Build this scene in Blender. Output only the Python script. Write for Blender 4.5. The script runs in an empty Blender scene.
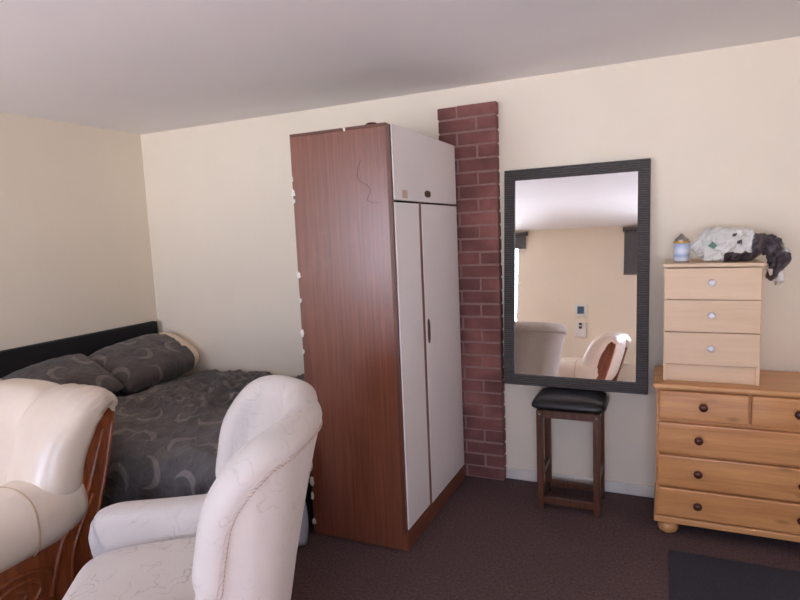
import bpy, bmesh, math, random
from math import sin, cos, pi, radians, sqrt
from mathutils import Vector, Matrix, noise

S = bpy.context.scene
COL = S.collection
random.seed(4)

# ------------------------------------------------------------------ camera
cd = bpy.data.cameras.new('camera'); cam = bpy.data.objects.new('camera', cd); COL.objects.link(cam)
cd.sensor_width = 36.0; cd.lens = 582.5176 / 800 * 36; cd.clip_start = 0.05
CM = [[0.9110319849667181, -0.008476920509304445, 0.41224854661512206], [0.4100968487775089, 0.12267209141373331, -0.903754464780638], [-0.04291033663767451, 0.9924110538516081, 0.11523455732887536]]
m = Matrix(CM).to_4x4(); m.translation = Vector((3.5611, -3.2790, 1.48)); cam.matrix_world = m
S.camera = cam

# ------------------------------------------------------------------ world: pale blue sky above, sunlit ground below
W = bpy.data.worlds.new('world'); S.world = W; W.use_nodes = True
nt = W.node_tree; nt.nodes.clear()
wo = nt.nodes.new('ShaderNodeOutputWorld'); bg = nt.nodes.new('ShaderNodeBackground')
tc = nt.nodes.new('ShaderNodeTexCoord'); sep = nt.nodes.new('ShaderNodeSeparateXYZ')
rmp = nt.nodes.new('ShaderNodeValToRGB'); mr = nt.nodes.new('ShaderNodeMapRange')
mr.inputs['From Min'].default_value = -1; mr.inputs['From Max'].default_value = 1
el = rmp.color_ramp.elements
el[0].position = 0.0; el[0].color = (1.66, 1.78, 2.12, 1)
el[1].position = 1.0; el[1].color = (0.52, 0.76, 1.38, 1)
for pos, c in ((0.47, (1.62, 1.72, 2.04, 1)), (0.51, (0.88, 0.98, 1.26, 1)), (0.7, (0.66, 0.86, 1.40, 1))):
    e = el.new(pos); e.color = c
nt.links.new(tc.outputs['Generated'], sep.inputs[0]); nt.links.new(sep.outputs['Z'], mr.inputs['Value'])
nt.links.new(mr.outputs[0], rmp.inputs[0]); nt.links.new(rmp.outputs[0], bg.inputs['Color'])
bg.inputs['Strength'].default_value = 11.0
nt.links.new(bg.outputs[0], wo.inputs[0])
S.view_settings.view_transform = 'Standard'; S.view_settings.look = 'None'
S.view_settings.gamma = 1.0; S.view_settings.use_curve_mapping = False
S.view_settings.exposure = 0.03
# low sun through the opposite window, landing on the carpet beside the camera
sl = bpy.data.lights.new('sun', 'SUN'); sl.energy = 130.0; sl.angle = radians(.6); sl.color = (.86, .95, 1.08)
so_ = bpy.data.objects.new('sun', sl); COL.objects.link(so_); so_.location = (3.4, -9, 5)
so_.rotation_euler = Vector((-.06, .84, -.54)).to_track_quat('-Z', 'Y').to_euler()
S.cycles.max_bounces = 12; S.cycles.diffuse_bounces = 8

H = 2.284            # ceiling height
RX, FY = 5.1, -5.0   # right wall, opposite wall
WIN = [(0.12, 1.27, 0.75, 2.12), (2.85, 4.55, 0.75, 2.12)]   # x0, x1, z0, z1 in the opposite wall

def portal(x0, x1, z0, z1):
    ld = bpy.data.lights.new('window_daylight', 'AREA'); ld.shape = 'RECTANGLE'
    ld.size = x1 - x0; ld.size_y = z1 - z0; ld.cycles.is_portal = True
    o = bpy.data.objects.new('window_daylight', ld); COL.objects.link(o)
    o.location = ((x0 + x1) / 2, FY - 0.13, (z0 + z1) / 2); o.rotation_euler = (radians(90), 0, 0)
for w in WIN: portal(*w)

# ------------------------------------------------------------------ materials
def srgb(r, g, b):
    f = lambda c: (c / 255 / 12.92) if c / 255 <= 0.04045 else ((c / 255 + 0.055) / 1.055) ** 2.4
    return (f(r), f(g), f(b), 1)

class N:
    """tiny node helper"""
    def __init__(s, name):
        s.m = bpy.data.materials.new(name); s.m.use_nodes = True; s.t = s.m.node_tree
        s.b = s.t.nodes['Principled BSDF']
    def n(s, typ, **kw):
        o = s.t.nodes.new('ShaderNode' + typ)
        for k, v in kw.items():
            if hasattr(o, k) and k not in ('Scale',): setattr(o, k, v)
        return o
    def l(s, a, b): s.t.links.new(a, b)
    def val(s, sock, v):
        if hasattr(v, 'links'): s.l(v, sock)
        else: sock.default_value = v
    def coord(s, kind='Object', scale=(1, 1, 1), rot=(0, 0, 0)):
        c = s.n('TexCoord'); mp = s.n('Mapping')
        mp.inputs['Scale'].default_value = scale; mp.inputs['Rotation'].default_value = rot
        s.l(c.outputs[kind], mp.inputs[0]); return mp.outputs[0]
    def noise(s, vec, scale=5, detail=4, rough=.55, dist=0):
        o = s.n('TexNoise'); s.l(vec, o.inputs['Vector'])
        o.inputs['Scale'].default_value = scale; o.inputs['Detail'].default_value = detail
        o.inputs['Roughness'].default_value = rough; o.inputs['Distortion'].default_value = dist
        return o.outputs['Fac']
    def ramp(s, fac, stops, interp='LINEAR'):
        o = s.n('ValToRGB'); s.l(fac, o.inputs[0]); o.color_ramp.interpolation = interp
        e = o.color_ramp.elements
        while len(e) < len(stops): e.new(.5)
        for k, (p, c) in enumerate(stops): e[k].position = p; e[k].color = c
        return o.outputs[0]
    def mix(s, fac, a, b, mode='MIX'):
        o = s.n('Mix'); o.data_type = 'RGBA'; o.blend_type = mode
        s.val(o.inputs[0], fac); s.val(o.inputs[6], a); s.val(o.inputs[7], b)
        return o.outputs[2]
    def math(s, op, a, b=0.0, c=None):
        o = s.n('Math'); o.operation = op; s.val(o.inputs[0], a); s.val(o.inputs[1], b)
        if c is not None: s.val(o.inputs[2], c)
        return o.outputs[0]
    def bump(s, h, strength=.2, dist=.01):
        o = s.n('Bump'); o.inputs['Strength'].default_value = strength; o.inputs['Distance'].default_value = dist
        s.l(h, o.inputs['Height']); s.l(o.outputs[0], s.b.inputs['Normal'])
    def base(s, c): s.val(s.b.inputs['Base Color'], c)
    def rough(s, v): s.val(s.b.inputs['Roughness'], v)

def plain(name, rgb, rough=.5, metal=0, var=.06, scale=8, bump=0):
    k = N(name); c = srgb(*rgb)
    f = k.noise(k.coord(), scale, 4)
    lo = tuple(x * (1 - var) for x in c[:3]) + (1,); hi = tuple(min(1, x * (1 + var)) for x in c[:3]) + (1,)
    k.base(k.ramp(f, [(.3, lo), (.7, hi)])); k.rough(rough); k.b.inputs['Metallic'].default_value = metal
    if bump: k.bump(f, bump, .01)
    return k.m

def wood(name, dark, light, rough=.4, axis='z', scale=1.0, knots=False, coat=0):
    k = N(name)
    sc = {'z': (14, 14, .9), 'x': (.9, 14, 14), 'y': (14, .9, 14)}[axis]
    v = k.coord('Object', tuple(x * scale for x in sc))
    f1 = k.noise(v, 2.2, 6, .65, .6); f2 = k.noise(v, 9, 3, .6)
    f = k.math('ADD', k.math('MULTIPLY', f1, .75), k.math('MULTIPLY', f2, .25))
    c = k.ramp(f, [(.34, srgb(*dark)), (.66, srgb(*light))])
    if knots:
        kv = k.coord('Object', {'x': (4.2, 7, 10), 'z': (7, 7, 3)}.get(axis, (5, 5, 5)))
        vo = k.n('TexVoronoi'); k.l(kv, vo.inputs['Vector']); vo.inputs['Scale'].default_value = 1.0
        kn = k.ramp(vo.outputs['Distance'], [(.05, (1, 1, 1, 1)), (.17, (0, 0, 0, 1))])
        c = k.mix(k.math('MULTIPLY', kn, .55), c, srgb(*[x * .62 for x in dark]))
    k.base(c); k.rough(rough); k.b.inputs['Coat Weight'].default_value = coat
    k.bump(f, .06, .004)
    return k.m

M = {}
def wallmat(name, rgb):
    k = N(name); v = k.coord()
    f = k.noise(v, 1.3, 5, .6); c = srgb(*rgb)
    c1 = k.ramp(f, [(.3, tuple(x * .95 for x in c[:3]) + (1,)), (.7, c)])
    k.base(c1); k.rough(.75)
    k.bump(k.noise(v, 55, 4, .6), .08, .004)
    return k.m
M['wall'] = wallmat('cream_wallpaper', (238, 227, 207))
M['ceiling'] = wallmat('white_ceiling_paint', (236, 233, 231))
M['gloss'] = plain('white_gloss_paint', (226, 220, 208), .45)
k = N('dark_carpet'); v = k.coord()
f1 = k.noise(v, 75, 5, .85); f2 = k.noise(v, 2.2, 5, .6)
c = k.ramp(f1, [(.32, srgb(46, 34, 35)), (.68, srgb(122, 95, 92))])
c = k.mix(k.math('MULTIPLY', f2, .5), c, srgb(70, 53, 52))
sp = k.ramp(k.noise(v, 34, 2, .5), [(.74, (0, 0, 0, 1)), (.78, (1, 1, 1, 1))])
c = k.mix(k.math('MULTIPLY', sp, .25), c, srgb(150, 128, 120))
k.base(c); k.rough(.95); k.bump(f1, .5, .006); M['carpet'] = k.m

M['brown_wood'] = None
k = N('red_brown_veneer'); v = k.coord('Object', (26, 26, .55))
f = k.math('ADD', k.math('MULTIPLY', k.noise(v, 3.0, 6, .7, .3), .7), k.math('MULTIPLY', k.noise(v, 11, 3), .3))
c = k.ramp(f, [(.33, srgb(88, 48, 34)), (.68, srgb(134, 79, 56))])
sc_ = k.ramp(k.noise(k.coord('Object', (1, 1, 1)), 3.2, 7, .72), [(.55, (0, 0, 0, 1)), (.75, (1, 1, 1, 1))])
c = k.mix(k.math('MULTIPLY', sc_, .22), c, srgb(158, 116, 100))
ch = k.ramp(k.noise(k.coord('Object', (1, 1, 1)), 24, 2, .5), [(.775, (0, 0, 0, 1)), (.79, (1, 1, 1, 1))])
c = k.mix(k.math('MULTIPLY', ch, .5), c, srgb(196, 170, 150))
k.base(c); k.rough(k.ramp(sc_, [(0, (.3, .3, .3, 1)), (1, (.46, .46, .46, 1))])); k.bump(f, .05, .003)
k.b.inputs['Coat Weight'].default_value = .25; k.b.inputs['Coat Roughness'].default_value = .3
M['veneer'] = k.m
M['veneer_edge'] = plain('dark_brown_edging', (92, 52, 36), .45)
M['door_white'] = plain('white_laminate', (232, 227, 226), .42, 0, .02, 3)
M['chip'] = plain('chipped_white_board', (226, 222, 212), .8)
M['tape'] = plain('beige_tape_patch', (205, 180, 162), .6)
M['brown_plastic'] = plain('brown_plastic', (74, 38, 26), .35)
M['dark_mark'] = plain('dark_scratch', (84, 54, 46), .6)

k = N('red_brick'); v = k.coord()
f = k.noise(v, 60, 5, .7); g = k.noise(v, 5.5, 2, .5)
c = k.ramp(g, [(.3, srgb(98, 60, 57)), (.52, srgb(132, 83, 77)), (.72, srgb(160, 106, 97))])
c = k.mix(k.math('MULTIPLY', f, .55), c, srgb(96, 60, 58))
k.base(c); k.rough(.85); k.bump(f, .6, .006); M['brick'] = k.m
M['mortar'] = plain('pinkish_mortar', (148, 116, 110), .9, 0, .12, 40, .4)

M['black_panel'] = plain('black_faux_leather', (15, 14, 15), .75)
M['black_base'] = plain('black_divan_fabric', (22, 21, 23), .85)
M['mattress'] = plain('pale_mattress_ticking', (200, 200, 205), .8)
M['sheet'] = plain('pale_blue_sheet', (176, 186, 206), .85)
M['pillow_white'] = plain('cream_pillow_cotton', (226, 208, 184), .85)

def moons(name):
    """charcoal bedding with pale crescents scattered over it, laid out in cloth UV metres"""
    k = N(name); uv = k.n('UVMap'); uv.uv_map = 'uv'
    sc = k.n('VectorMath'); sc.operation = 'SCALE'; sc.inputs['Scale'].default_value = 5.0
    k.l(uv.outputs[0], sc.inputs[0])
    vo = k.n('TexVoronoi'); vo.voronoi_dimensions = '2D'; vo.inputs['Scale'].default_value = 1.0
    vo.inputs['Randomness'].default_value = .55; k.l(sc.outputs[0], vo.inputs['Vector'])
    d = k.n('VectorMath'); d.operation = 'SUBTRACT'; k.l(sc.outputs[0], d.inputs[0]); k.l(vo.outputs['Position'], d.inputs[1])
    off = k.n('VectorMath'); off.operation = 'SUBTRACT'; k.l(vo.outputs['Color'], off.inputs[0]); off.inputs[1].default_value = (.5, .5, .5)
    off2 = k.n('VectorMath'); off2.operation = 'NORMALIZE'
    fl = k.n('VectorMath'); fl.operation = 'MULTIPLY'; k.l(off.outputs[0], fl.inputs[0]); fl.inputs[1].default_value = (1, 1, 0)
    k.l(fl.outputs[0], off2.inputs[0])
    of3 = k.n('VectorMath'); of3.operation = 'SCALE'; k.l(off2.outputs[0], of3.inputs[0]); of3.inputs['Scale'].default_value = .13
    d0 = k.n('VectorMath'); d0.operation = 'MULTIPLY'; k.l(d.outputs[0], d0.inputs[0]); d0.inputs[1].default_value = (1, 1, 0)
    l1 = k.n('VectorMath'); l1.operation = 'LENGTH'; k.l(d0.outputs[0], l1.inputs[0])
    d2 = k.n('VectorMath'); d2.operation = 'SUBTRACT'; k.l(d0.outputs[0], d2.inputs[0]); k.l(of3.outputs[0], d2.inputs[1])
    l2 = k.n('VectorMath'); l2.operation = 'LENGTH'; k.l(d2.outputs[0], l2.inputs[0])
    ins = k.math('LESS_THAN', l1.outputs['Value'], .33); out = k.math('GREATER_THAN', l2.outputs['Value'], .29)
    moon = k.math('MULTIPLY', ins, out)
    wear = k.noise(sc.outputs[0], 7, 4, .7)
    moon = k.math('MULTIPLY', moon, k.math('MULTIPLY', wear, .62))
    f = k.noise(sc.outputs[0], 1.4, 5, .65)
    c = k.ramp(f, [(.3, srgb(70, 66, 66)), (.7, srgb(98, 91, 85))])
    c = k.mix(moon, c, srgb(172, 160, 150))
    k.base(c); k.rough(.8); k.b.inputs['Sheen Weight'].default_value = .15
    k.bump(k.noise(sc.outputs[0], 4.2, 6, .65, 1.2), .6, .03)
    return k.m
M['moons'] = moons('charcoal_moon_print_cotton')

def damask(name, base, fig, amount):
    k = N(name); v = k.coord('Object', (1, 1, 1))
    w = k.n('TexWave'); k.l(v, w.inputs['Vector']); w.wave_type = 'RINGS'; w.inputs['Scale'].default_value = 4.5
    w.inputs['Distortion'].default_value = 14; w.inputs['Detail'].default_value = 2; w.inputs['Detail Scale'].default_value = 1.6
    a = k.ramp(w.outputs['Fac'], [(.42, (0, 0, 0, 1)), (.5, (1, 1, 1, 1)), (.66, (1, 1, 1, 1)), (.74, (0, 0, 0, 1))])
    msk = k.ramp(k.noise(v, 7, 3), [(.45, (0, 0, 0, 1)), (.58, (1, 1, 1, 1))])
    vo = k.n('TexVoronoi'); vo.feature = 'DISTANCE_TO_EDGE'; k.l(v, vo.inputs['Vector']); vo.inputs['Scale'].default_value = 62; vo.inputs['Randomness'].default_value = .45
    ln = k.ramp(vo.outputs['Distance'], [(.05, (1, 1, 1, 1)), (.16, (.25, .25, .25, 1))])
    fac = k.math('MULTIPLY', k.math('MULTIPLY', a, msk), k.math('MULTIPLY_ADD', ln, .8, .2))
    cl = k.ramp(k.noise(v, 5, 6, .7), [(.3, tuple(x * .93 for x in srgb(*base)[:3]) + (1,)), (.7, srgb(*base))])
    k.base(k.mix(k.math('MULTIPLY', fac, amount), cl, srgb(*fig)))
    k.rough(.72); k.b.inputs['Sheen Weight'].default_value = .3
    k.bump(k.noise(v, 300, 2), .08, .002)
    return k.m
M['fabric'] = damask('pale_patterned_upholstery', (213, 205, 197), (168, 153, 142), .36)
M['fabric_seat'] = damask('pale_patterned_seat_cloth', (208, 199, 190), (140, 125, 115), .68)
M['piping'] = plain('upholstery_piping', (198, 182, 172), .7)

k = N('cream_leather'); v = k.coord()
c = k.ramp(k.noise(v, 4, 5, .6), [(.3, srgb(224, 209, 190)), (.7, srgb(234, 221, 204))])
k.base(c); k.rough(.32); k.b.inputs['Coat Weight'].default_value = .15; k.bump(k.noise(v, 120, 4, .6), .1, .003)
M['leather'] = k.m
M['seam'] = plain('leather_stitching', (196, 172, 142), .6)
M['mahogany'] = wood('carved_mahogany', (96, 46, 22), (160, 86, 44), .3, 'z', 1.0, coat=.3)
M['pine'] = wood('orange_pine', (178, 118, 66), (212, 154, 96), .38, 'x', .8, True, .15)
M['pine_top'] = wood('orange_pine_top', (186, 128, 74), (216, 162, 104), .35, 'x', .7, False, .2)
M['birch'] = wood('pale_birch_laminate', (214, 182, 146), (226, 198, 164), .42, 'x', .7)
M['knob_dark'] = plain('dark_turned_wood', (76, 34, 24), .22)
M['knob_white'] = plain('white_ceramic', (226, 226, 230), .2)
M['stool_wood'] = wood('dark_stained_wood', (60, 34, 23), (108, 66, 46), .38, 'z', 1.3)
M['vinyl'] = plain('black_vinyl', (22, 22, 23), .33, 0, .1, 60, .15)
k = N('dark_ribbed_frame'); v = k.coord('Object', (1, 1, 1))
g = k.noise(v, 60, 3, .6); wv = k.n('TexWave'); k.l(v, wv.inputs['Vector']); wv.bands_direction = 'Z'; wv.inputs['Scale'].default_value = 26
wv.inputs['Distortion'].default_value = 1.2
k.base(k.ramp(k.math('MULTIPLY_ADD', g, .5, k.math('MULTIPLY', wv.outputs['Fac'], .5)), [(.2, srgb(40, 38, 38)), (.8, srgb(82, 77, 74))])); k.rough(.5); k.bump(wv.outputs['Fac'], .5, .006)
M['mirror_frame'] = k.m
k = N('mirror_silvering'); k.base((.93, .94, .94, 1)); k.b.inputs['Metallic'].default_value = 1; k.rough(.012); M['silver'] = k.m
k = N('navy_mat_pile'); v = k.coord()
f = k.noise(v, 240, 3, .7)
k.base(k.ramp(f, [(.3, srgb(32, 33, 42)), (.7, srgb(60, 62, 72))])); k.rough(.95); k.bump(f, .6, .006); M['mat'] = k.m
M['grey_blind'] = plain('charcoal_blind_cloth', (92, 90, 92), .8)
M['plastic'] = plain('white_switch_plastic', (232, 228, 222), .35)
M['screen'] = plain('blue_grey_display', (62, 92, 116), .2)
M['dark_plastic'] = plain('dark_grey_plastic', (40, 40, 44), .4)
M['tin'] = plain('brushed_tin', (170, 168, 160), .3, .9)
M['gold'] = plain('gold_tin_band', (205, 170, 92), .35, .6)
M['can_blue'] = None
k = N('pale_blue_can_print'); v = k.coord('Object', (1, 1, 1))
sz = k.n('SeparateXYZ'); k.l(v, sz.inputs[0])
st = k.ramp(sz.outputs['Z'], [(.018, srgb(214, 222, 236)), (.03, srgb(158, 178, 214)), (.05, srgb(214, 222, 234)), (.078, srgb(176, 192, 220))])
k.base(st); k.rough(.35); M['can_blue'] = k.m

k = N('crumpled_bag_plastic'); v = k.coord('Object', (1, 1, 1))
sx = k.n('SeparateXYZ'); k.l(v, sx.inputs[0])
nz = k.noise(v, 11, 3, .6, .5)
t1 = k.math('ADD', sx.outputs['X'], k.math('MULTIPLY_ADD', nz, .09, -.045))
dark = k.ramp(t1, [(.062, (0, 0, 0, 1)), (.068, (1, 1, 1, 1)), (.185, (1, 1, 1, 1)), (.19, (.1, .1, .1, 1))])
low = k.math('MULTIPLY', k.math('LESS_THAN', k.math('MULTIPLY_ADD', nz, .05, sx.outputs['Z']), .066), k.math('GREATER_THAN', sx.outputs['X'], -.05))
pt = k.math('MULTIPLY', k.math('GREATER_THAN', k.noise(v, 17, 2), .655), k.math('GREATER_THAN', t1, -.02))
dk = k.math('MAXIMUM', k.math('MAXIMUM', dark, low), pt)
c = k.mix(dk, srgb(220, 220, 214), srgb(72, 62, 66))
k.base(c); k.rough(.32); k.bump(k.noise(v, 40, 5, .7, 1), .4, .01); M['bag'] = k.m
M['green'] = plain('green_print', (70, 112, 84), .4)

k = N('window_glass'); t = k.t
tr = k.n('BsdfTransparent'); gl = k.n('BsdfGlossy'); gl.inputs['Roughness'].default_value = 0.02
fr = k.n('Fresnel'); fr.inputs['IOR'].default_value = 1.3; mx = k.n('MixShader')
k.l(fr.outputs[0], mx.inputs[0]); k.l(tr.outputs[0], mx.inputs[1]); k.l(gl.outputs[0], mx.inputs[2])
k.l(mx.outputs[0], t.nodes['Material Output'].inputs['Surface']); M['glass'] = k.m

# ------------------------------------------------------------------ mesh helpers
def obj(name, bm, mat, parent=None, smooth=False, bevel=0, seg=2, autos=None, loc=None):
    bmesh.ops.recalc_face_normals(bm, faces=bm.faces[:])
    me = bpy.data.meshes.new(name); bm.to_mesh(me); bm.free()
    o = bpy.data.objects.new(name, me); COL.objects.link(o)
    for mm in (mat if isinstance(mat, (list, tuple)) else [mat]): me.materials.append(mm)
    if smooth:
        for p in me.polygons: p.use_smooth = True
    if bevel:
        b = o.modifiers.new('bevel', 'BEVEL'); b.width = bevel; b.segments = seg; b.limit_method = 'ANGLE'
        b.harden_normals = False
    if parent: o.parent = parent
    if loc: o.location = loc
    return o

def tag(o, label, cat, group=None):
    o['label'] = label; o['category'] = cat
    if group: o['group'] = group
    return o

def thing(name, label, cat, loc=(0, 0, 0), rz=0, group=None):
    o = bpy.data.objects.new(name, None); COL.objects.link(o); o.empty_display_size = .1
    o.location = loc; o.rotation_euler = (0, 0, rz); return tag(o, label, cat, group)

def box(bm, x0, x1, y0, y1, z0, z1, mi=0):
    v = [bm.verts.new((x, y, z)) for x in (x0, x1) for y in (y0, y1) for z in (z0, z1)]
    for f in ((0, 1, 3, 2), (4, 6, 7, 5), (0, 4, 5, 1), (2, 3, 7, 6), (0, 2, 6, 4), (1, 5, 7, 3)):
        fc = bm.faces.new([v[i] for i in f]); fc.material_index = mi
    return v

def bx(name, x0, x1, y0, y1, z0, z1, mat, parent=None, bevel=.003, seg=2):
    bm = bmesh.new(); box(bm, x0, x1, y0, y1, z0, z1)
    return obj(name, bm, mat, parent, bevel=bevel, seg=seg)

def grid(bm, rows, closev=False, uvs=None):
    """rows: list of lists of points"""
    V = [[bm.verts.new(p) for p in r] for r in rows]
    lay = bm.loops.layers.uv.new('uv') if uvs else None
    n = len(rows[0])
    for i in range(len(rows) - 1):
        for j in range(n if closev else n - 1):
            k2 = (j + 1) % n
            f = bm.faces.new((V[i][j], V[i + 1][j], V[i + 1][k2], V[i][k2]))
            if lay:
                for lp, (a, b) in zip(f.loops, ((i, j), (i + 1, j), (i + 1, k2), (i, k2))): lp[lay].uv = uvs[a][b]
    return V

def lathe(bm, prof, seg=24, at=(0, 0, 0), axis='z'):
    rows = []
    for r, h in prof:
        row = []
        for k in range(seg):
            a = 2 * pi * k / seg
            p = {'z': (r * cos(a), r * sin(a), h), 'y': (r * cos(a), h, r * sin(a)), 'x': (h, r * cos(a), r * sin(a))}[axis]
            row.append((p[0] + at[0], p[1] + at[1], p[2] + at[2]))
        rows.append(row)
    V = grid(bm, rows, True)
    if prof[0][0] > 1e-5: bm.faces.new(V[0])
    if prof[-1][0] > 1e-5: bm.faces.new(V[-1][::-1])
    bmesh.ops.remove_doubles(bm, verts=bm.verts[:], dist=1e-6)

def catmull(P, n):
    out = []
    for i in range(len(P) - 1):
        p0, p1, p2, p3 = P[max(i - 1, 0)], P[i], P[i + 1], P[min(i + 2, len(P) - 1)]
        for k in range(n):
            t = k / n
            out.append([.5 * (2 * b + (c - a) * t + (2 * a - 5 * b + 4 * c - d) * t * t + (3 * b - a - 3 * c + d) * t ** 3)
                        for a, b, c, d in zip(p0, p1, p2, p3)])
    out.append(list(P[-1])); return out

def tube(bm, pts, r, seg=8, n=0, close=False):
    """round tube through points; r number"""
    P = [Vector(p) for p in (catmull(pts, n) if n else pts)]
    rows = []; up = Vector((0, 0, 1)); prev = None
    for i, p in enumerate(P):
        d = (P[(i + 1) % len(P)] - P[i - 1]) if close else (P[min(i + 1, len(P) - 1)] - P[max(i - 1, 0)])
        d.normalize()
        a = (prev - d * prev.dot(d)) if prev else (up.cross(d) if abs(d.z) < .9 else Vector((1, 0, 0)).cross(d))
        a.normalize(); b = d.cross(a); prev = a
        rows.append([p + (a * cos(2 * pi * k / seg) + b * sin(2 * pi * k / seg)) * r for k in range(seg)])
    if close: rows.append(rows[0])
    V = grid(bm, rows, True)
    if not close:
        bm.faces.new(V[0]); bm.faces.new(V[-1][::-1])
    else: bmesh.ops.remove_doubles(bm, verts=bm.verts[:], dist=1e-6)

def sweep(bm, ctrl, seg=28, n=8, side=Vector((1, 0, 0)), e=2.4, wob=None):
    """ctrl rows: x,y,z, r_side, r_up ; super-elliptic section, rounded closed ends"""
    C = catmull(ctrl, n); rows = []
    P = [Vector(c[:3]) for c in C]
    for i, c in enumerate(C):
        d = P[min(i + 1, len(P) - 1)] - P[max(i - 1, 0)]; d.normalize()
        a = (side - d * side.dot(d)).normalized(); b = a.cross(d)
        row = []
        for k in range(seg):
            th = 2 * pi * k / seg; cs, sn = cos(th), sin(th)
            q = P[i] + a * (c[3] * math.copysign(abs(cs) ** (2 / e), cs)) + b * (c[4] * math.copysign(abs(sn) ** (2 / e), sn))
            if wob: q = wob(q, i / (len(C) - 1), th)
            row.append(q)
        rows.append(row)
    def cap(r, d, first):
        cen = sum(r, Vector()) / len(r); ex = max((q - cen).length for q in r) * .42
        return [[cen + (q - cen) * cos(t) + d * ex * sin(t) for q in r] for t in (radians(25), radians(50), radians(72), radians(88))]
    d0 = (P[0] - P[1]).normalized(); d1 = (P[-1] - P[-2]).normalized()
    rows = cap(rows[0], d0, 1)[::-1] + rows + cap(rows[-1], d1, 0)
    V = grid(bm, rows, True); bm.faces.new(V[0]); bm.faces.new(V[-1][::-1])

def puff(bm, cx, cy, cz, ax, ay, az, e=4.0, ez=2.6, nu=40, nv=20, fn=None):
    """cushion: superellipsoid"""
    f = lambda c, p: math.copysign(abs(c) ** p, c)
    rows = []
    for i in range(nv + 1):
        ph = -pi / 2 + pi * i / nv; row = []
        for j in range(nu):
            th = 2 * pi * j / nu
            q = Vector((cx + ax * f(cos(ph), 2 / ez) * f(cos(th), 2 / e), cy + ay * f(cos(ph), 2 / ez) * f(sin(th), 2 / e), cz + az * f(sin(ph), 2 / ez)))
            if fn: q = fn(q)
            row.append(q)
        rows.append(row)
    grid(bm, rows, True); bmesh.ops.remove_doubles(bm, verts=bm.verts[:], dist=1e-5)

def prism(bm, poly, t0, t1, axis='x'):
    """extrude a polygon given in the other two axes between t0 and t1 along axis"""
    mk = {'x': lambda t, a, b: (t, a, b), 'y': lambda t, a, b: (a, t, b), 'z': lambda t, a, b: (a, b, t)}[axis]
    A = [bm.verts.new(mk(t0, *p)) for p in poly]; B = [bm.verts.new(mk(t1, *p)) for p in poly]
    bm.faces.new(A); bm.faces.new(B[::-1]); n = len(poly)
    for i in range(n): bm.faces.new((A[i], B[i], B[(i + 1) % n], A[(i + 1) % n]))

def fbm(x, y, z, f): return noise.noise(Vector((x, y, z)) * f)

# ------------------------------------------------------------------ setting
def struct(o): o['kind'] = 'structure'; return o
T = .15
def wall(name, boxes, mat):
    bm = bmesh.new()
    for b in boxes: box(bm, *b)
    return struct(obj(name, bm, mat))
wall('floor', [(-T, RX + T, FY - T, T, -.1, 0)], M['carpet'])
wall('ceiling', [(-T, RX + T, FY - T, T, H, H + .1)], M['ceiling'])
wall('wall_back', [(-T, RX + T, 0, T, 0, H)], M['wall'])
wall('wall_left', [(-T, 0, FY, 0, 0, H)], M['wall'])
wall('wall_right', [(RX, RX + T, FY, 0, 0, H)], M['wall'])
(a0, a1, za, zb), (b0, b1, zc, zd) = WIN
wall('wall_front', [(-T, a0, FY - T, FY, 0, H), (a1, b0, FY - T, FY, 0, H), (b1, RX + T, FY - T, FY, 0, H),
                    (a0, a1, FY - T, FY, 0, za), (a0, a1, FY - T, FY, zb, H), (b0, b1, FY - T, FY, 0, zc), (b0, b1, FY - T, FY, zd, H)], M['wall'])
for i, (x0, x1, z0, z1) in enumerate(WIN):
    bm = bmesh.new(); y0, y1 = FY - .11, FY - .05; w = .055
    box(bm, x0, x1, y0, y1, z0, z0 + w); box(bm, x0, x1, y0, y1, z1 - w, z1)
    box(bm, x0, x0 + w, y0, y1, z0 + w, z1 - w); box(bm, x1 - w, x1, y0, y1, z0 + w, z1 - w)
    xm = (x0 + x1) / 2; box(bm, xm - .03, xm + .03, y0, y1, z0 + w, z1 - w)
    wn = struct(obj('window_%d' % (i + 1), bm, M['gloss']))
    bm = bmesh.new(); box(bm, x0 + w, xm - .03, FY - .083, FY - .077, z0 + w, z1 - w)
    box(bm, xm + .03, x1 - w, FY - .083, FY - .077, z0 + w, z1 - w)
    obj('window_pane', bm, M['glass'], wn)
    bx('window_sill', x0 - .04, x1 + .04, FY - .05, FY + .06, z0 - .03, z0, M['gloss'], wn)
def skirting(name, x0, x1, y0, y1):
    struct(bx(name, x0, x1, y0, y1, 0, .064, M['gloss'], None, .006))
skirting('baseboard_back', 2.705, RX, -.016, 0)
struct(bx('trim_1', 0, 2.375, -.016, 0, 0, .064, M['gloss'], None, .006))
skirting('baseboard_left', 0, .016, FY, -.016)
skirting('baseboard_right', RX - .016, RX, FY, -.016)
skirting('baseboard_front', .016, RX - .016, FY, FY + .016)
struct(bx('trim_2', a1 + .1, b0 - .1, FY, FY + .025, .46, .50, M['gloss'], None, .006))

# ------------------------------------------------------------------ brick pillar
bm = bmesh.new(); PX0, PX1, PD = 2.378, 2.716, -.06
nrow = 29; ch = .075
box(bm, PX0 + .004, PX1 - .005, PD + .005, -.001, 0, nrow * ch - .006, 1)
for r in range(nrow):
    z0 = r * ch + .006; z1 = (r + 1) * ch - .006
    cuts = [0, .112, .338] if (nrow - 1 - r) % 2 == 0 else [0, .226, .338]
    for c0, c1 in zip(cuts, cuts[1:]):
        j = lambda: random.uniform(-.0018, .0018)
        box(bm, PX0 + c0 + (.006 if c0 else 0) + j(), PX0 + c1 - (.006 if c1 < .33 else 0) + j(), PD + j(), -.002, z0 + j(), z1 + j(), 0)
pil = obj('brick_pillar', bm, [M['brick'], M['mortar']], bevel=.003)
tag(pil, 'red brick pillar against the cream wall between white wardrobe doors and mirror', 'pillar')
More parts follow.
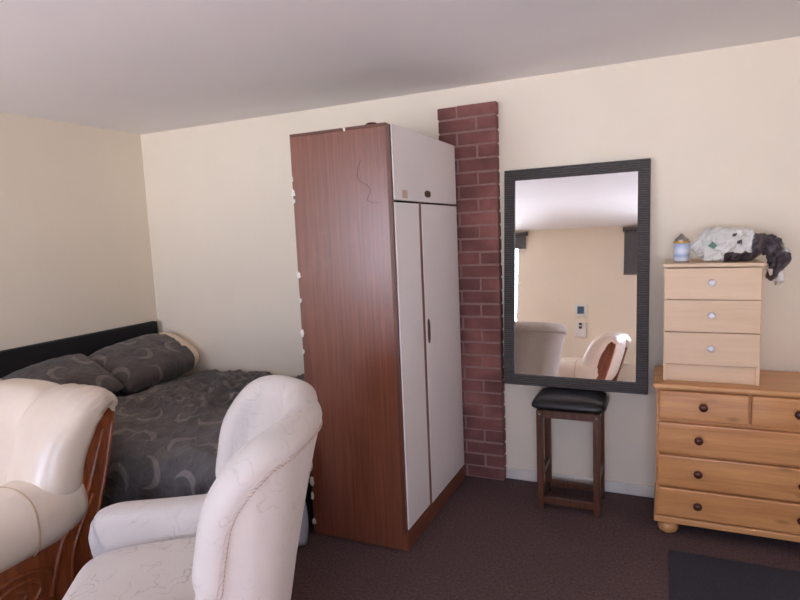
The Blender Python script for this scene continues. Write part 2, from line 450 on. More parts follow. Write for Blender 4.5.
# ------------------------------------------------------------------ wardrobe (doors face +x), origin at near front floor corner
wd = thing('wardrobe', 'tall brown wood wardrobe with white doors standing beside the brick pillar', 'wardrobe', (2.489, -.963, 0))
D, L, Z = .510, .85, 1.95
bx('side_panel', -D, -.018, 0, .018, .008, Z - .012, M['veneer'], wd, .002)
bx('side_panel', -D, -.018, L - .018, L, .008, Z - .012, M['veneer'], wd, .002)
bx('top_panel', -D, -.018, 0, L, Z - .012, Z, M['veneer_edge'], wd, .002)
bx('back_panel', -D, -D + .008, .018, L - .018, .06, Z - .012, M['veneer_edge'], wd, .001)
bx('floor_panel', -D + .01, -.03, .018, L - .018, .09, .108, M['veneer_edge'], wd, .001)
bx('shelf_panel', -D + .01, -.03, .018, L - .018, 1.60, 1.618, M['veneer_edge'], wd, .001)
bx('plinth', -.022, .001, .0, L - .004, .008, .092, M['veneer'], wd, .002)
bx('edge_strip', -.020, -.001, 0, .016, .092, Z - .008, M['veneer_edge'], wd, .001)
bx('edge_strip', -.020, -.003, L - .016, L, .092, Z - .008, M['veneer_edge'], wd, .001)
d = bx('door', -.016, .004, .016, L - .004, 1.622, Z - .004, M['door_white'], wd, .002)
d['label'] = 'white lift-up locker door at the top'
bm = bmesh.new(); puff(bm, .005, .408, 1.662, .004, .040, .017, 2.6, 2.4, 28, 10); obj('recessed_handle', bm, M['brown_plastic'], d, True)
bx('tape_patch', .0035, .0055, .100, .155, 1.632, 1.668, M['tape'], d, .0)
d = bx('door', -.016, .004, .016, .287, .105, 1.612, M['door_white'], wd, .002); d['label'] = 'narrow white door on the near side'
d = bx('door', -.016, .004, .322, L - .004, .098, 1.612, M['door_white'], wd, .002); d['label'] = 'wide white door beside the pillar'
bm = bmesh.new(); puff(bm, .006, .353, .985, .007, .011, .062, 3, 2.6, 20, 12); obj('door_handle', bm, M['brown_plastic'], d, True)
bx('door_stile', -.022, .002, .287, .322, .092, 1.618, M['veneer'], wd, .001)
for y, z0, w in ((.03, .0, .03), (L - .06, .0, .03)):
    bx('foot', -.09, -.055, y, y + w, 0, .01, M['dark_plastic'], wd, .001); bx('foot', -D + .03, -D + .07, y, y + w, 0, .01, M['dark_plastic'], wd, .001)
for (x, z, sx, sz) in ((.0, 1.745, .008, .010), (.003, 1.684, .010, .016), (.002, 1.645, .008, .012), (.004, 1.299, .011, .016), (.004, 1.179, .008, .010),
                       (.004, 1.018, .010, .018), (.003, .93, .006, .01), (.004, .46, .008, .035), (.004, .36, .010, .03), (.005, .277, .012, .026), (.003, .2, .008, .02), (.004, .068, .010, .016), (.29, 1.944, .006, .010)):
    bm = bmesh.new()
    puff(bm, -D + x, -.001, z, sx, .004, sz, 2.2, 2.2, 14, 8, lambda q: q + Vector((fbm(q.x, q.y, q.z, 130), 0, fbm(q.z, q.x, q.y, 120))) * .006)
    obj('chipped_patch', bm, M['chip'], wd)
bm = bmesh.new()
sq = [(-.145, 1.80), (-.158, 1.775), (-.165, 1.74), (-.158, 1.715), (-.135, 1.70), (-.112, 1.685), (-.105, 1.665), (-.115, 1.645), (-.12, 1.625), (-.095, 1.615), (-.065, 1.612)]
tube(bm, [(x, -.0003, z) for x, z in sq], .0010, 6, 6); obj('scratch_mark', bm, M['dark_mark'], wd, True)

t = thing('round_cap', 'small dark round cap lying on top of the wardrobe near its front edge', 'cap', (2.375, -.90, 1.9505))
bm = bmesh.new(); lathe(bm, [(.026, 0), (.029, .004), (.027, .012), (.020, .016), (.0, .017)], 24); obj('body', bm, M['knob_dark'], t, True)
bm = bmesh.new(); lathe(bm, [(.027, .004), (.031, .006), (.027, .009)], 24); obj('rim', bm, M['dark_plastic'], t, True)

# ------------------------------------------------------------------ bed
bed = thing('double_bed', 'low double bed with black headboard in the corner behind the armchairs', 'bed', (0.025, -.75, 0))
bx('headboard', -.02, .03, -.72, .70, 0, .89, M['black_panel'], bed, .008, 3)
bx('divan_base', .035, 1.915, -.66, .68, .04, .30, M['black_base'], bed, .02, 3)
bx('mattress', .035, 1.905, -.66, .68, .302, .49, M['mattress'], bed, .045, 4)
for x in (.12, 1.82):
    for y in (-.58, .60):
        bm = bmesh.new(); lathe(bm, [(.022, 0), (.026, .004), (.03, .042)], 16, (x, y, 0)); obj('foot', bm, M['dark_plastic'], bed, True)

# duvet : cloth laid over the mattress, turned down over the near side and the foot
def fold(q, u, v):
    a = noise.noise(Vector((u * 2.1 + .7 * v, v * 5.2 - u * 1.3, 1.7)))
    b = 1 - abs(noise.noise(Vector((u * 3.3 - v * 2.2, v * 4.0 + u * 2.4, 5.1)))) * 2
    c = noise.noise(Vector((u * 9 + v * 4, v * 11, 9.3)))
    near = max(0, 1 - ((u - .75) / .55) ** 2) * max(0, 1 - ((v - .5) / .55) ** 2)
    d = 1 - abs(noise.noise(Vector((u * 5 + v * 3.0, v * 10 - u * 3, 2.2)))) * 2.4
    e = 1 - abs(noise.noise(Vector((u * 8 - v * 7, v * 9 + u * 5, 7.2)))) * 2.6
    return (.009 + .034 * near) * (max(d, 0) ** 2 + .7 * max(e, 0) ** 2) + .018 * a + (.016 + .034 * near) * max(b, 0) ** 2 + .009 * c
rows, uvs = [], []
X0, X1, Y0, Y1, ZT = .42, 1.965, -.035, -1.445, .520
nu, nv = 150, 150
def drop(s, flat, r, n):
    """run s metres over an edge: returns horizontal advance, fall"""
    if s < flat: return s, 0
    a = s - flat; q = r * pi / 2
    if a < q: return flat + r * sin(a / r), r * (1 - cos(a / r))
    return flat + r + (a - q) * .06, r + (a - q)
for i in range(nu + 1):
    row, ur = [], []
    for j in range(nv + 1):
        su = 1.62 * i / nu; sv = 1.70 * j / nv
        ax, dx = drop(su, X1 - X0 - .075, .07, 0); ay, dy = drop(sv, Y0 - Y1 - .085, .08, 0)
        z = ZT - max(dx, dy) - .25 * min(dx, dy)
        h = fold(None, su, sv)
        p = Vector((X0 + ax, Y0 - ay, z))
        edge = min(1, i / 8, j / 6 if False else 1)
        k_ = min(1, max(dx, dy) / .12)
        p.z += h * (1 - k_) + .035 * math.exp(-((sv - .85) / .45) ** 2) * (1 - k_) * min(1, su / .3) * min(1, max(0, 1.5 - su) / .3)
        wv = .014 * sin(su * 9 + 2 * noise.noise(Vector((su * 2, 0, 3)))) * min(1, dy / .2)
        if dy >= dx: p.y -= (abs(h) * .8 + .006 + wv) * k_
        else: p.x += min(abs(h), .012) * k_ * .5
        p.z -= .03 * max(0, 1 - su / .07) 
        p.x = min(p.x, 1.975)
        row.append(p); ur.append((su, sv))
    rows.append(row); uvs.append(ur)
bm = bmesh.new(); grid(bm, rows, False, uvs)
dv = obj('duvet', bm, M['moons'], smooth=True)
sm = dv.modifiers.new('thick', 'SOLIDIFY'); sm.thickness = .02; sm.offset = -1
tag(dv, 'rumpled charcoal duvet with pale crescent moon print spread over the bed', 'duvet')

def pillow(name, label, loc, rot, a, b, th, seed, insert=None):
    rows, uvs = [], []; n = 44
    root = thing(name, label, 'pillow', loc, 0); root.rotation_euler = rot
    bm = bmesh.new(); lay = None
    f = lambda u: (1 - abs(u) ** 2.6)
    fv = lambda v: (1 - abs(v) ** 2.6) if (v < 0 or not insert) else 1 - .30 * v ** 3
    for side in (1, -1):
        R_, U_ = [], []
        for i in range(n + 1):
            r, u2 = [], []
            for j in range(n + 1):
                u = -1 + 2 * i / n; v = -1 + 2 * j / n
                pin = 1 - .05 * (1 - v * v) * abs(u) ** 3; pin2 = 1 - .06 * abs(v) ** 3
                z = side * th * (max(f(u), 0) * max(fv(v), 0)) ** .40
                wr = .011 * noise.noise(Vector((u * 3 + seed, v * 3.6, side * 2))) + .006 * noise.noise(Vector((u * 8, v * 6 + seed, side)))
                wr += .010 * abs(noise.noise(Vector((u * 1.5 + seed, v * 7, 4 + side)))) * abs(u)
                z += wr * (max(f(u), 0) * max(fv(v), 0)) ** .3
                r.append(Vector((u * a * pin2, v * b * pin, z))); u2.append((u * a + seed, v * b + side * 1.3))
            R_.append(r); U_.append(u2)
        V = [[bm.verts.new(p) for p in r] for r in R_]
        lay = bm.loops.layers.uv.get('uv') or bm.loops.layers.uv.new('uv')
        for i in range(n):
            for j in range(n):
                fc = bm.faces.new((V[i][j], V[i + 1][j], V[i + 1][j + 1], V[i][j + 1]))
                for lp, (p, q) in zip(fc.loops, ((i, j), (i + 1, j), (i + 1, j + 1), (i, j + 1))): lp[lay].uv = U_[p][q]
    bmesh.ops.remove_doubles(bm, verts=bm.verts[:], dist=1e-5)
    obj('pillowcase', bm, M['moons'], root, True)
    if insert:
        bm = bmesh.new(); puff(bm, 0, insert + .035, 0, a * .90, .085, th * .90, 3, 2.4, 30, 14, lambda q: q + Vector((0, 0, .008 * fbm(q.x, q.y, q.z, 18))))
        o = obj('pillow_insert', bm, M['pillow_white'], root, True); o['label'] = 'cream end of the pillow poking out of its case'
    return root
pillow('pillow', 'charcoal pillow with cream end showing, propped on the headboard by the room corner', (.285, -.440, .662), (radians(4), radians(24), radians(4)), .225, .30, .118, 3.0, .285)
pillow('pillow', 'charcoal pillow lying half behind the cream leather armchair', (.245, -1.015, .642), (radians(8), radians(24), radians(-3)), .23, .285, .105, 7.7)

# sheet corner hanging at the foot of the bed
rows = []
for i in range(17):
    r = []
    for j in range(25):
        y = -1.345 + .30 * j / 24; z = .012 + .40 * i / 16
        r.append(Vector((1.986 + .012 * sin(j * .9) * (1 - .7 * i / 16) + .006 * sin(j * 2.1 + i * .3), y + .012 * sin(i * .35), z - .01 * sin(j * .35))))
    rows.append(r)
bm = bmesh.new(); grid(bm, rows)
sh = obj('bed_sheet', bm, M['sheet'], smooth=True); q = sh.modifiers.new('t', 'SOLIDIFY'); q.thickness = .006
tag(sh, 'pale blue sheet corner hanging to the floor at the foot of the bed', 'bed sheet')

# ------------------------------------------------------------------ cream leather armchair with carved wooden sides (faces local -y)
def leather_chair(label, loc, rz):
    root = thing('leather_armchair', label, 'armchair', loc, rz, None)
    # wooden side panels
    pan = [(.452, .775), (.425, .66), (.385, .514), (.345, .391), (.29, .20), (.27, .05), (.20, .035), (.10, .07), (-.02, .085), (-.16, .075), (-.30, .035), (-.42, .035),
           (-.455, .12), (-.465, .30), (-.44, .38), (-.2, .40), (.02, .40), (.12, .43), (.20, .50), (.27, .60), (.33, .73), (.40, .79)]
    for sd in (1, -1):
        bm = bmesh.new(); prism(bm, pan, sd * .445, sd * .500)
        sp_ = obj('side_panel', bm, M['mahogany'], root, bevel=.008, seg=3)
        bm = bmesh.new(); xs = sd * .502
        outer = [(.425, .72), (.372, .53), (.325, .39), (.268, .20), (.245, .08)]
        tube(bm, [(xs, *p) for p in outer], .009, 8, 8)
        tube(bm, [(xs, *p) for p in [(.375, .70), (.335, .60), (.295, .50), (.235, .40), (.15, .315), (.10, .20), (.075, .115)]], .010, 8, 8)
        tube(bm, [(xs, *p) for p in [(.30, .44), (.235, .34), (.185, .24), (.165, .11)]], .008, 8, 8)
        spi = []
        for k_ in range(44):
            a_ = k_ * .32; rr = .118 - .0022 * k_
            spi.append((xs, -.06 + rr * 1.35 * cos(a_), .185 + rr * .72 * sin(a_)))
        tube(bm, spi, .0075, 8)
        spi = [(xs, -.345 + (.075 - .0016 * k_) * cos(k_ * .34), .20 + (.11 - .0024 * k_) * sin(k_ * .34)) for k_ in range(40)]
        tube(bm, spi, .0065, 8)
        obj('carved_moulding', bm, M['mahogany'], sp_, True)
        for y in (-.37, .23):
            bm = bmesh.new(); lathe(bm, [(.02, 0), (.028, .008), (.030, .03), (.024, .045)], 16, (sd * .465, y, 0)); obj('foot', bm, M['mahogany'], sp_, True)
    bx('front_rail', -.445, .445, -.43, -.385, .07, .22, M['mahogany'], root, .01, 3)
    bx('base_frame', -.445, .445, -.38, .25, .08, .20, M['black_base'], root, .004)
    # wings at the back corners and broad arm pads in front of them
    for sd in (1, -1):
        def wob(q, t, th, sd=sd):
            g_ = math.exp(-((t - .22) / .13) ** 2)
            return q + Vector((0, -.5, 1)) * (.011 * g_ * sin(th * 19 + 4 * noise.noise(q * 6)) * max(0, sin(t * 8) * .5 + .6)) + Vector((.5, .5, .5)) * .010 * noise.noise(q * 8)
        bm = bmesh.new()
        sweep(bm, [(sd * .400, .440, .750, .105, .028), (sd * .392, .430, .788, .140, .052), (sd * .380, .380, .806, .168, .070), (sd * .370, .305, .775, .175, .088), (sd * .368, .245, .695, .170, .098),
                   (sd * .378, .205, .60, .150, .104), (sd * .382, .180, .52, .146, .108), (sd * .385, .160, .45, .13, .09)], 90, 14, e=2.7, wob=wob)
        wing = obj('wing_pad', bm, M['leather'], root, True)
        bm = bmesh.new()
        sweep(bm, [(sd * .388, .235, .440, .140, .115), (sd * .392, .14, .432, .148, .140), (sd * .396, 0, .424, .150, .138), (sd * .398, -.15, .418, .150, .132), (sd * .40, -.30, .410, .150, .128),
                   (sd * .40, -.40, .385, .142, .112), (sd * .40, -.445, .355, .115, .08)], 48, 9, e=2.5, wob=lambda q, t, th: q + Vector((.5, .3, .6)) * .010 * noise.noise(q * 7))
        arm = obj('arm_pad', bm, M['leather'], root, True)
        cy_, cz_, hx, hz = .03, .424, .153, .1395
        bm = bmesh.new(); f_ = lambda c, p_: math.copysign(abs(c) ** p_, c)
        tube(bm, [(sd * .396 + hx * f_(cos(w_), 2 / 2.5), cy_, cz_ + hz * f_(sin(w_), 2 / 2.5)) for w_ in [2 * pi * k_ / 60 for k_ in range(60)]], .0038, 8, close=True)
        obj('stitched_seam', bm, M['seam'], arm, True)
    # back and seat
    bm = bmesh.new()
    def bk(q):
        zz = q.z; t_ = (zz - .28) / .58
        q = Vector((q.x, q.y + .16 * (t_ - .5), q.z))
        tuft = 0
        for bx_, bz in ((-.16, .60), (.16, .60)): tuft += math.exp(-(((q.x - bx_) / .05) ** 2 + ((q.z - bz) / .045) ** 2))
        if q.y < .30: q.y += .05 * tuft
        q.z += .012 * math.exp(-(q.x / .25) ** 2) * max(0, t_)
        return q + Vector((0, 1, .5)) * .006 * noise.noise(q * 7)
    puff(bm, 0, .29, .575, .34, .125, .288, 5.0, 3.4, 64, 34, bk)
    obj('backrest', bm, M['leather'], root, True)
    bm = bmesh.new(); puff(bm, 0, -.085, .335, .30, .36, .115, 5, 2.4, 56, 22, lambda q: q + Vector((0, 0, .008)) * noise.noise(q * 6)); obj('seat_cushion', bm, M['leather'], root, True)
    return root
leather_chair('cream leather armchair with carved wooden sides, its back against the bed', (.870, -1.985, 0), 0)
leather_chair('cream leather armchair seen in the mirror before the far wall with wooden side', (2.36, -4.05, 0), radians(-90))

# ------------------------------------------------------------------ pale patterned wing armchair, faces local -y
pc = thing('upholstered_armchair', 'pale patterned fabric armchair with rolled curved back, turned toward the leather armchair', 'armchair', (2.174, -1.903, 0), radians(-53))
half = [(0, .40, .905), (.15, .398, .903), (.335, .315, .893), (.410, .222, .862), (.418, .130, .76), (.416, .094, .63), (.414, .078, .53), (.414, .052, .44), (.414, .0, .34), (.414, -.04, .24)]
full = [(-x, y, z) for x, y, z in half[:0:-1]] + half
RC = [Vector(p) for p in catmull(full, 9)]
nR = len(RC); outer_rows, pipe_pts = [], []
mid = (nR - 1) // 2
NA = 14
for i, p in enumerate(RC):
    T_ = (RC[min(i + 1, nR - 1)] - RC[max(i - 1, 0)]).normalized()
    s_ = abs(i - mid) / mid
    ang = math.atan2(p.x / .43, max(p.y - .10, 0.0) / .30)      # outward heading around the plan
    O_ = Vector((sin(ang), cos(ang), 0)); O_ = (O_ - T_ * O_.dot(T_)).normalized()
    U_ = T_.cross(O_)
    if U_.z < -.2 or (abs(U_.z) <= .2 and U_.y > 0): U_ = -U_
    r_ = .056 - .012 * min(1, max(0, (s_ - .62) / .3)) + .006 * math.exp(-((s_ - .9) / .06) ** 2)
    waist = 1 - .24 * math.exp(-((p.z - .515) / .03) ** 2) if s_ > .5 else 1
    c_ = p - O_ * .050 + U_ * .012
    bl, by = p.x * .91, p.y - .15 * max(0, p.y - .05) / .35
    zt = p.z - .03
    row = []
    for q_ in (0.0, .25, .5, .75, .93):
        zz = .09 + (zt - .09) * q_
        k_ = q_ ** 1.3
        row.append(Vector((bl + (p.x - bl) * k_ - O_.x * .006, by + (p.y - by) * k_ - O_.y * .006, zz)))
    for k_ in range(NA + 1):
        th_ = radians(-32 + 232 * k_ / NA)
        row.append(c_ + (O_ * cos(th_) * 1.05 + U_ * sin(th_) * .95) * r_ * waist)
    inn = c_ - O_ * (r_ * 1.02)
    H_ = Vector((O_.x, O_.y, 0))
    for q_ in (.25, .5, .75, 1.0):
        zz = inn.z + (.25 - inn.z) * q_ if inn.z > .25 else inn.z - .01 * q_
        row.append(Vector((inn.x - H_.x * .02 * sin(pi * min(1, q_)), inn.y - H_.y * .02 * sin(pi * min(1, q_)) - .09 * q_ * max(0, p.y) / .4, zz)))
    outer_rows.append(row)
    th_ = radians(-30); pipe_pts.append(c_ + (O_ * cos(th_) * 1.05 + U_ * sin(th_) * .95) * (r_ * waist + .001))
bm = bmesh.new(); V = grid(bm, outer_rows); bm.faces.new(V[0]); bm.faces.new(V[-1][::-1])
sh_ = obj('wing_back', bm, M['fabric'], pc, True)
bm = bmesh.new()
for ph_ in (0, pi):      # two strands twisted into a cord
    st_ = []
    PP = [Vector(a) for a in catmull([tuple(v) for v in pipe_pts], 3)]
    ln = 0
    for i, a in enumerate(PP):
        ln += (a - PP[i - 1]).length if i else 0
        d_ = (PP[min(i + 1, len(PP) - 1)] - PP[max(i - 1, 0)]).normalized(); s1 = d_.orthogonal().normalized(); s2 = d_.cross(s1)
        w_ = ln / .026 * 2 * pi + ph_
        s1 = (Vector((0, 0, 1)) - d_ * d_.z) if abs(d_.z) < .95 else (Vector((0, 1, 0)) - d_ * d_.y); s1.normalize(); s2 = d_.cross(s1)
        st_.append(a + (s1 * cos(w_) + s2 * sin(w_)) * .0032)
    tube(bm, st_, .0036, 6)
pp = obj('piping', bm, M['piping'], sh_, True); pp['label'] = 'twisted cord piping along the rolled edge'
for sd in (1, -1):
    bm = bmesh.new()
    sweep(bm, [(sd * .360, .10, .305, .080, .182), (sd * .370, -.08, .300, .080, .184), (sd * .380, -.22, .300, .080, .185), (sd * .388, -.345, .302, .080, .185), (sd * .390, -.375, .298, .070, .172)], 40, 6, e=3.6)
    obj('arm', bm, M['fabric'], pc, True)
bm = bmesh.new(); puff(bm, 0, -.10, .330, .292, .335, .075, 6, 2.8, 56, 20, lambda q: q + Vector((0, 0, .02 * (1 - (q.x / .3) ** 2)) if q.z > .33 else (0, 0, 0))); obj('seat_cushion', bm, M['fabric_seat'], pc, True)
bx('base', -.34, .34, -.31, .26, .075, .275, M['fabric'], pc, .02, 3)
for x in (-.34, .34):
    for y in (-.27, .20):
        bm = bmesh.new(); lathe(bm, [(.018, 0), (.025, .01), (.03, .085)], 16, (x, y, 0)); obj('leg', bm, M['knob_dark'], pc, True)

# ------------------------------------------------------------------ stool
st = thing('bar_stool', 'dark wooden stool with black padded seat standing under the mirror', 'stool', (3.120, -.202, 0))
sx_, sy_ = .158, .125; lg = .017
for x in (-sx_ + lg, sx_ - lg):
    for y in (-sy_ + lg, sy_ - lg):
        bx('leg', x - lg, x + lg, y - lg, y + lg, 0, .535, M['stool_wood'], st, .003)
for y in (-sy_ + lg, sy_ - lg):
    bx('apron', -sx_ + 2 * lg, sx_ - 2 * lg, y - .011, y + .011, .495, .535, M['stool_wood'], st, .002)
    bx('stretcher', -sx_ + 2 * lg, sx_ - 2 * lg, y - .011, y + .011, .03, .065, M['stool_wood'], st, .002)
for x in (-sx_ + lg, sx_ - lg):
    bx('apron', x - .011, x + .011, -sy_ + 2 * lg, sy_ - 2 * lg, .495, .535, M['stool_wood'], st, .002)
    bx('stretcher', x - .011, x + .011, -sy_ + 2 * lg, sy_ - 2 * lg, .03, .065, M['stool_wood'], st, .002)
    bx('stretcher', x - .011, x + .011, -sy_ + 2 * lg, sy_ - 2 * lg, .165, .20, M['stool_wood'], st, .002)
bm = bmesh.new(); puff(bm, 0, 0, .568, .188, .152, .036, 8, 3.2, 64, 16, lambda q: Vector((q.x * (1 - .10 * max(0, (q.z - .56) / .045)), q.y * (1 - .10 * max(0, (q.z - .56) / .045)), q.z)))
obj('seat', bm, M['vinyl'], st, True)
for x in (-sx_ + lg, sx_ - lg):
    bm = bmesh.new(); lathe(bm, [(.006, 0), (.005, -.003), (0, -.004)], 12, (x, -sy_, .515), 'y'); obj('screw_cap', bm, M['tin'], st, True)

# ------------------------------------------------------------------ mirror leaning on the wall, standing on the stool
mi = thing('wall_mirror', 'large rectangular mirror in dark ribbed frame leaning on the wall above the stool', 'mirror', (3.117, -.122, .6055))
mi.rotation_euler = (radians(-4.85), 0, radians(-2.4))
w2, hh, fw = .3755, 1.193, .058
bm = bmesh.new()
y0, y1 = -.012, .016
O = [(-w2, 0), (w2, 0), (w2, hh), (-w2, hh)]; I = [(-w2 + fw, fw), (w2 - fw, fw), (w2 - fw, hh - fw), (-w2 + fw, hh - fw)]
ov0 = [bm.verts.new((x, y0, z)) for x, z in O]; ov1 = [bm.verts.new((x, y1, z)) for x, z in O]
iv0 = [bm.verts.new((x, y0 + .004, z)) for x, z in I]; iv1 = [bm.verts.new((x, y1, z)) for x, z in I]
for k_ in range(4):
    n_ = (k_ + 1) % 4
    bm.faces.new((ov0[k_], ov0[n_], iv0[n_], iv0[k_])); bm.faces.new((ov1[k_], iv1[k_], iv1[n_], ov1[n_]))
    bm.faces.new((ov0[k_], ov1[k_], ov1[n_], ov0[n_])); bm.faces.new((iv0[k_], iv0[n_], iv1[n_], iv1[k_]))
obj('frame', bm, M['mirror_frame'], mi, bevel=.003, seg=2)
g_ = bx('mirror_glass', -w2 + fw - .004, w2 - fw + .004, .002, .008, fw - .004, hh - fw + .004, M['silver'], mi, 0)
bx('backing_board', -w2 + fw - .01, w2 - fw + .01, .009, .014, fw - .01, hh - fw + .01, M['dark_plastic'], mi, 0)

# ------------------------------------------------------------------ pine chest of drawers, origin at front left floor corner of body
cw, cdp = .752, .375
pn = thing('chest_of_drawers', 'wide orange pine chest of drawers with dark round knobs and bun feet', 'chest of drawers', (3.535, -.400, 0))
bx('top', -.015, cw + .015, -.014, cdp + .005, .713, .737, M['pine_top'], pn, .009, 3)
bx('side_panel', 0, .018, 0, cdp, .095, .713, M['pine'], pn, .002); bx('side_panel', cw - .018, cw, 0, cdp, .095, .713, M['pine'], pn, .002)
bx('back_panel', .018, cw - .018, cdp - .01, cdp, .095, .713, M['pine'], pn, .001)
bx('front_frame', .0175, cw - .0175, .012, .026, .097, .713, M['pine'], pn, .001)
bx('plinth', -.008, cw + .008, -.010, cdp, .066, .098, M['pine_top'], pn, .007, 3)
def knob(parent, x, y, z, r, mat, name='knob'):
    bm = bmesh.new(); lathe(bm, [(r * .5, .002), (r * .45, -.008), (r * .75, -.012), (r, -.018), (r * .96, -.024), (r * .55, -.030), (0, -.0315)], 24, (x, y, z), 'y')
    return obj(name, bm, mat, parent, True)
def drawer(x0, x1, z0, z1, ks, n):
    d_ = bx('drawer', x0, x1, -.012, .011, z0, z1, M['pine'], pn, .006, 3)
    for kx in ks: knob(d_, kx, -.012, (z0 + z1) / 2 + .003, .0185, M['knob_dark'])
drawer(.010, .371, .573, .706, [.193], 1); drawer(.381, cw - .010, .573, .706, [.553], 2)
for z0, z1 in ((.412, .556), (.252, .400), (.104, .241)):
    drawer(.008, cw - .008, z0, z1, [.176, cw - .176], 3)
for x in (.055, cw - .055):
    for y in (.05, cdp - .05):
        bm = bmesh.new(); lathe(bm, [(.025, 0), (.040, .010), (.047, .028), (.040, .048), (.024, .058), (.03, .068)], 24, (x, y, 0)); obj('bun_foot', bm, M['pine_top'], pn, True)

# ------------------------------------------------------------------ small chest on top
sw, sd_ = .388, .30
sc_o = thing('bedside_chest', 'small pale birch three drawer chest standing on top of the pine chest', 'drawer chest', (3.562, -.345, .738))
bx('side_panel', 0, .016, .0, sd_, 0, .529, M['birch'], sc_o, .001); bx('side_panel', sw - .016, sw, .0, sd_, 0, .529, M['birch'], sc_o, .001)
bx('top', -.005, sw + .006, -.014, sd_ + .004, .530, .546, M['birch'], sc_o, .002)
bx('back_panel', .016, sw - .016, sd_ - .006, sd_, 0, .529, M['birch'], sc_o, .001)
bx('inner_frame', .016, sw - .016, .008, sd_ - .01, .082, .526, M['birch'], sc_o, .0)
bx('plinth', .016, sw - .016, .010, .024, 0, .078, M['birch'], sc_o, .001)
for z0, z1 in ((.385, .525), (.236, .381), (.084, .232)):
    d_ = bx('drawer', .004, sw - .003, -.013, .005, z0, z1, M['birch'], sc_o, .0015)
    knob(d_, sw / 2, -.013, (z0 + z1) / 2 + .006, .0155, M['knob_white'])

# ------------------------------------------------------------------ spray can and crumpled bag on the small chest
ZC = .738 + .5465
ca = thing('spray_can', 'small pale blue tin can with gold rim at left end of the small chest', 'can', (3.636, -.235, ZC))
bm = bmesh.new(); lathe(bm, [(.030, 0), (.0335, .003), (.0335, .088), (.032, .090)], 32); obj('body', bm, M['can_blue'], ca, True)
bm = bmesh.new(); lathe(bm, [(.0338, .088), (.0352, .091), (.0352, .096), (.033, .099)], 32); obj('rim', bm, M['gold'], ca, True)
bm = bmesh.new(); lathe(bm, [(.034, 0), (.035, .002), (.0345, .006), (.0335, .007)], 32); obj('base_rim', bm, M['tin'], ca, True)
bm = bmesh.new(); lathe(bm, [(.033, .098), (.030, .106), (.020, .115), (.014, .118), (.014, .122), (.009, .124), (.008, .132), (.0, .133)], 32); obj('dome_top', bm, M['tin'], ca, True)

bag = thing('plastic_bag', 'crumpled white and dark plastic bag lying on the small chest, its end hanging over', 'bag', (3.856, -.20, ZC))
def crump(q, t_, th):
    n1 = noise.noise(q * 13 + Vector((3, 1, 0))); n2 = abs(noise.noise(q * 27)); n3 = noise.noise(q * 55)
    dv_ = Vector((n1, noise.noise(q * 13 + Vector((9, 4, 2))), noise.noise(q * 14 + Vector((1, 7, 5))))) * .022 - Vector((n2, n2, n2)) * .020 + Vector((n3, -n3, n3)) * .008 + Vector((0, -1, .6)) * .016 * (1 - 2 * abs(noise.noise(q * 21 + Vector((4, 4, 1)))))
    q = q + dv_
    if q.x < .108: q.z = max(q.z, .001)
    else: q.x = max(q.x, .112) if q.z < .02 else q.x
    return q
bm = bmesh.new()
sweep(bm, [(-.145, 0, .060, .044, .040), (-.128, 0, .070, .062, .060), (-.08, 0, .076, .078, .076), (.0, 0, .072, .080, .074), (.07, 0, .064, .070, .060), (.115, 0, .066, .058, .050), (.155, 0, .048, .050, .042), (.172, 0, .005, .044, .034), (.166, 0, -.04, .040, .028), (.150, .0, -.065, .028, .018)],
      60, 9, side=Vector((0, 1, 0)), e=2.2, wob=crump)
obj('bag_body', bm, M['bag'], bag)
bm = bmesh.new()
sweep(bm, [(.140, -.005, -.03, .030, .02), (.165, -.01, -.06, .036, .022), (.178, -.015, -.085, .034, .018), (.17, -.015, -.105, .02, .01)], 40, 8, side=Vector((0, 1, 0)), e=2.2,
      wob=lambda q, t_, th: q + Vector((noise.noise(q * 30), noise.noise(q * 31 + Vector((2, 2, 2))), noise.noise(q * 29 + Vector((5, 2, 1))))) * .012)
o = obj('bag_end', bm, M['chip'], bag); o['label'] = 'white loose end of the bag'
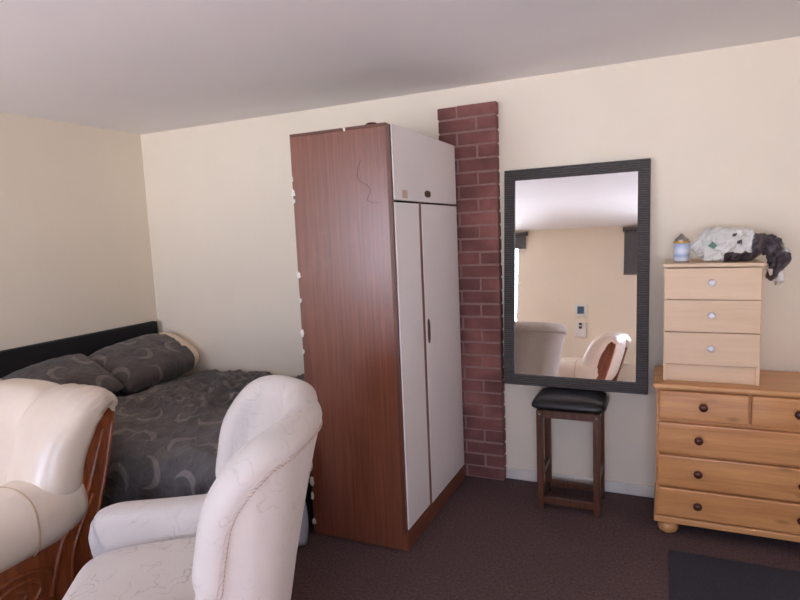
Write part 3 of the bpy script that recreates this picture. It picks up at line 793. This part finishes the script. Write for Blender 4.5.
# green printed lozenge, wrapped close on the bag front
bm = bmesh.new()
lz = [(-.115, .070), (-.092, .094), (-.068, .082), (-.090, .056)]
prism(bm, [(x, z) for x, z in lz], -.086, -.0835, 'y'); bmesh.ops.translate(bm, verts=bm.verts[:], vec=(0, -.010, .004)); obj('printed_logo', bm, M['green'], bag)

# ------------------------------------------------------------------ floor mat
bm = bmesh.new(); box(bm, 3.592, 4.55, -1.20, -.545, .0, .010)
mt = obj('floor_mat', bm, M['mat'], bevel=.004); tag(mt, 'dark navy rectangular mat on the carpet in front of the pine chest', 'mat')

# ------------------------------------------------------------------ opposite wall, seen in the mirror
th = thing('thermostat', 'white wall thermostat with blue display seen reflected in the mirror', 'thermostat', (2.13, FY + .001, 1.08))
bx('backplate', -.085, .085, 0, .022, 0, .17, M['plastic'], th, .006, 3)
bx('display', -.045, .045, .020, .026, .035, .135, M['screen'], th, .003)
so = thing('wall_socket', 'white double wall socket below the thermostat seen reflected in the mirror', 'socket', (2.13, FY + .001, .80))
bx('faceplate', -.075, .075, 0, .012, 0, .20, M['plastic'], so, .004)
for z in (.13, .175): bx('plug', -.018, .018, .010, .028, z - .016, z + .016, M['dark_plastic'], so, .003)
for nm, x0, x1, z0, lab in (('l', .04, 1.36, 2.045, 'short charcoal roller blind rolled nearly up over the left window in the mirror'), ('r', 2.66, 4.62, 1.66, 'long charcoal roller blind pulled lower at the right edge of the mirror reflection')):
    rb = thing('roller_blind', lab, 'blind', ((x0 + x1) / 2, FY + .05, 2.235), 0, None); hw = (x1 - x0) / 2
    bm = bmesh.new(); lathe(bm, [(.022, -hw), (.022, hw)], 20, (0, 0, 0), 'x'); obj('roller', bm, M['grey_blind'], rb, True)
    bm = bmesh.new(); box(bm, -hw + .01, hw - .01, -.024, -.021, z0 - 2.235, 0); obj('cloth', bm, M['grey_blind'], rb)
    bx('bottom_bar', -hw + .008, hw - .008, -.030, -.016, z0 - 2.235 - .022, z0 - 2.235, M['grey_blind'], rb, .003)
    for x in (-hw - .006, hw): bx('bracket', x, x + .006, -.049, .02, -.03, .03, M['dark_plastic'], rb, .001)
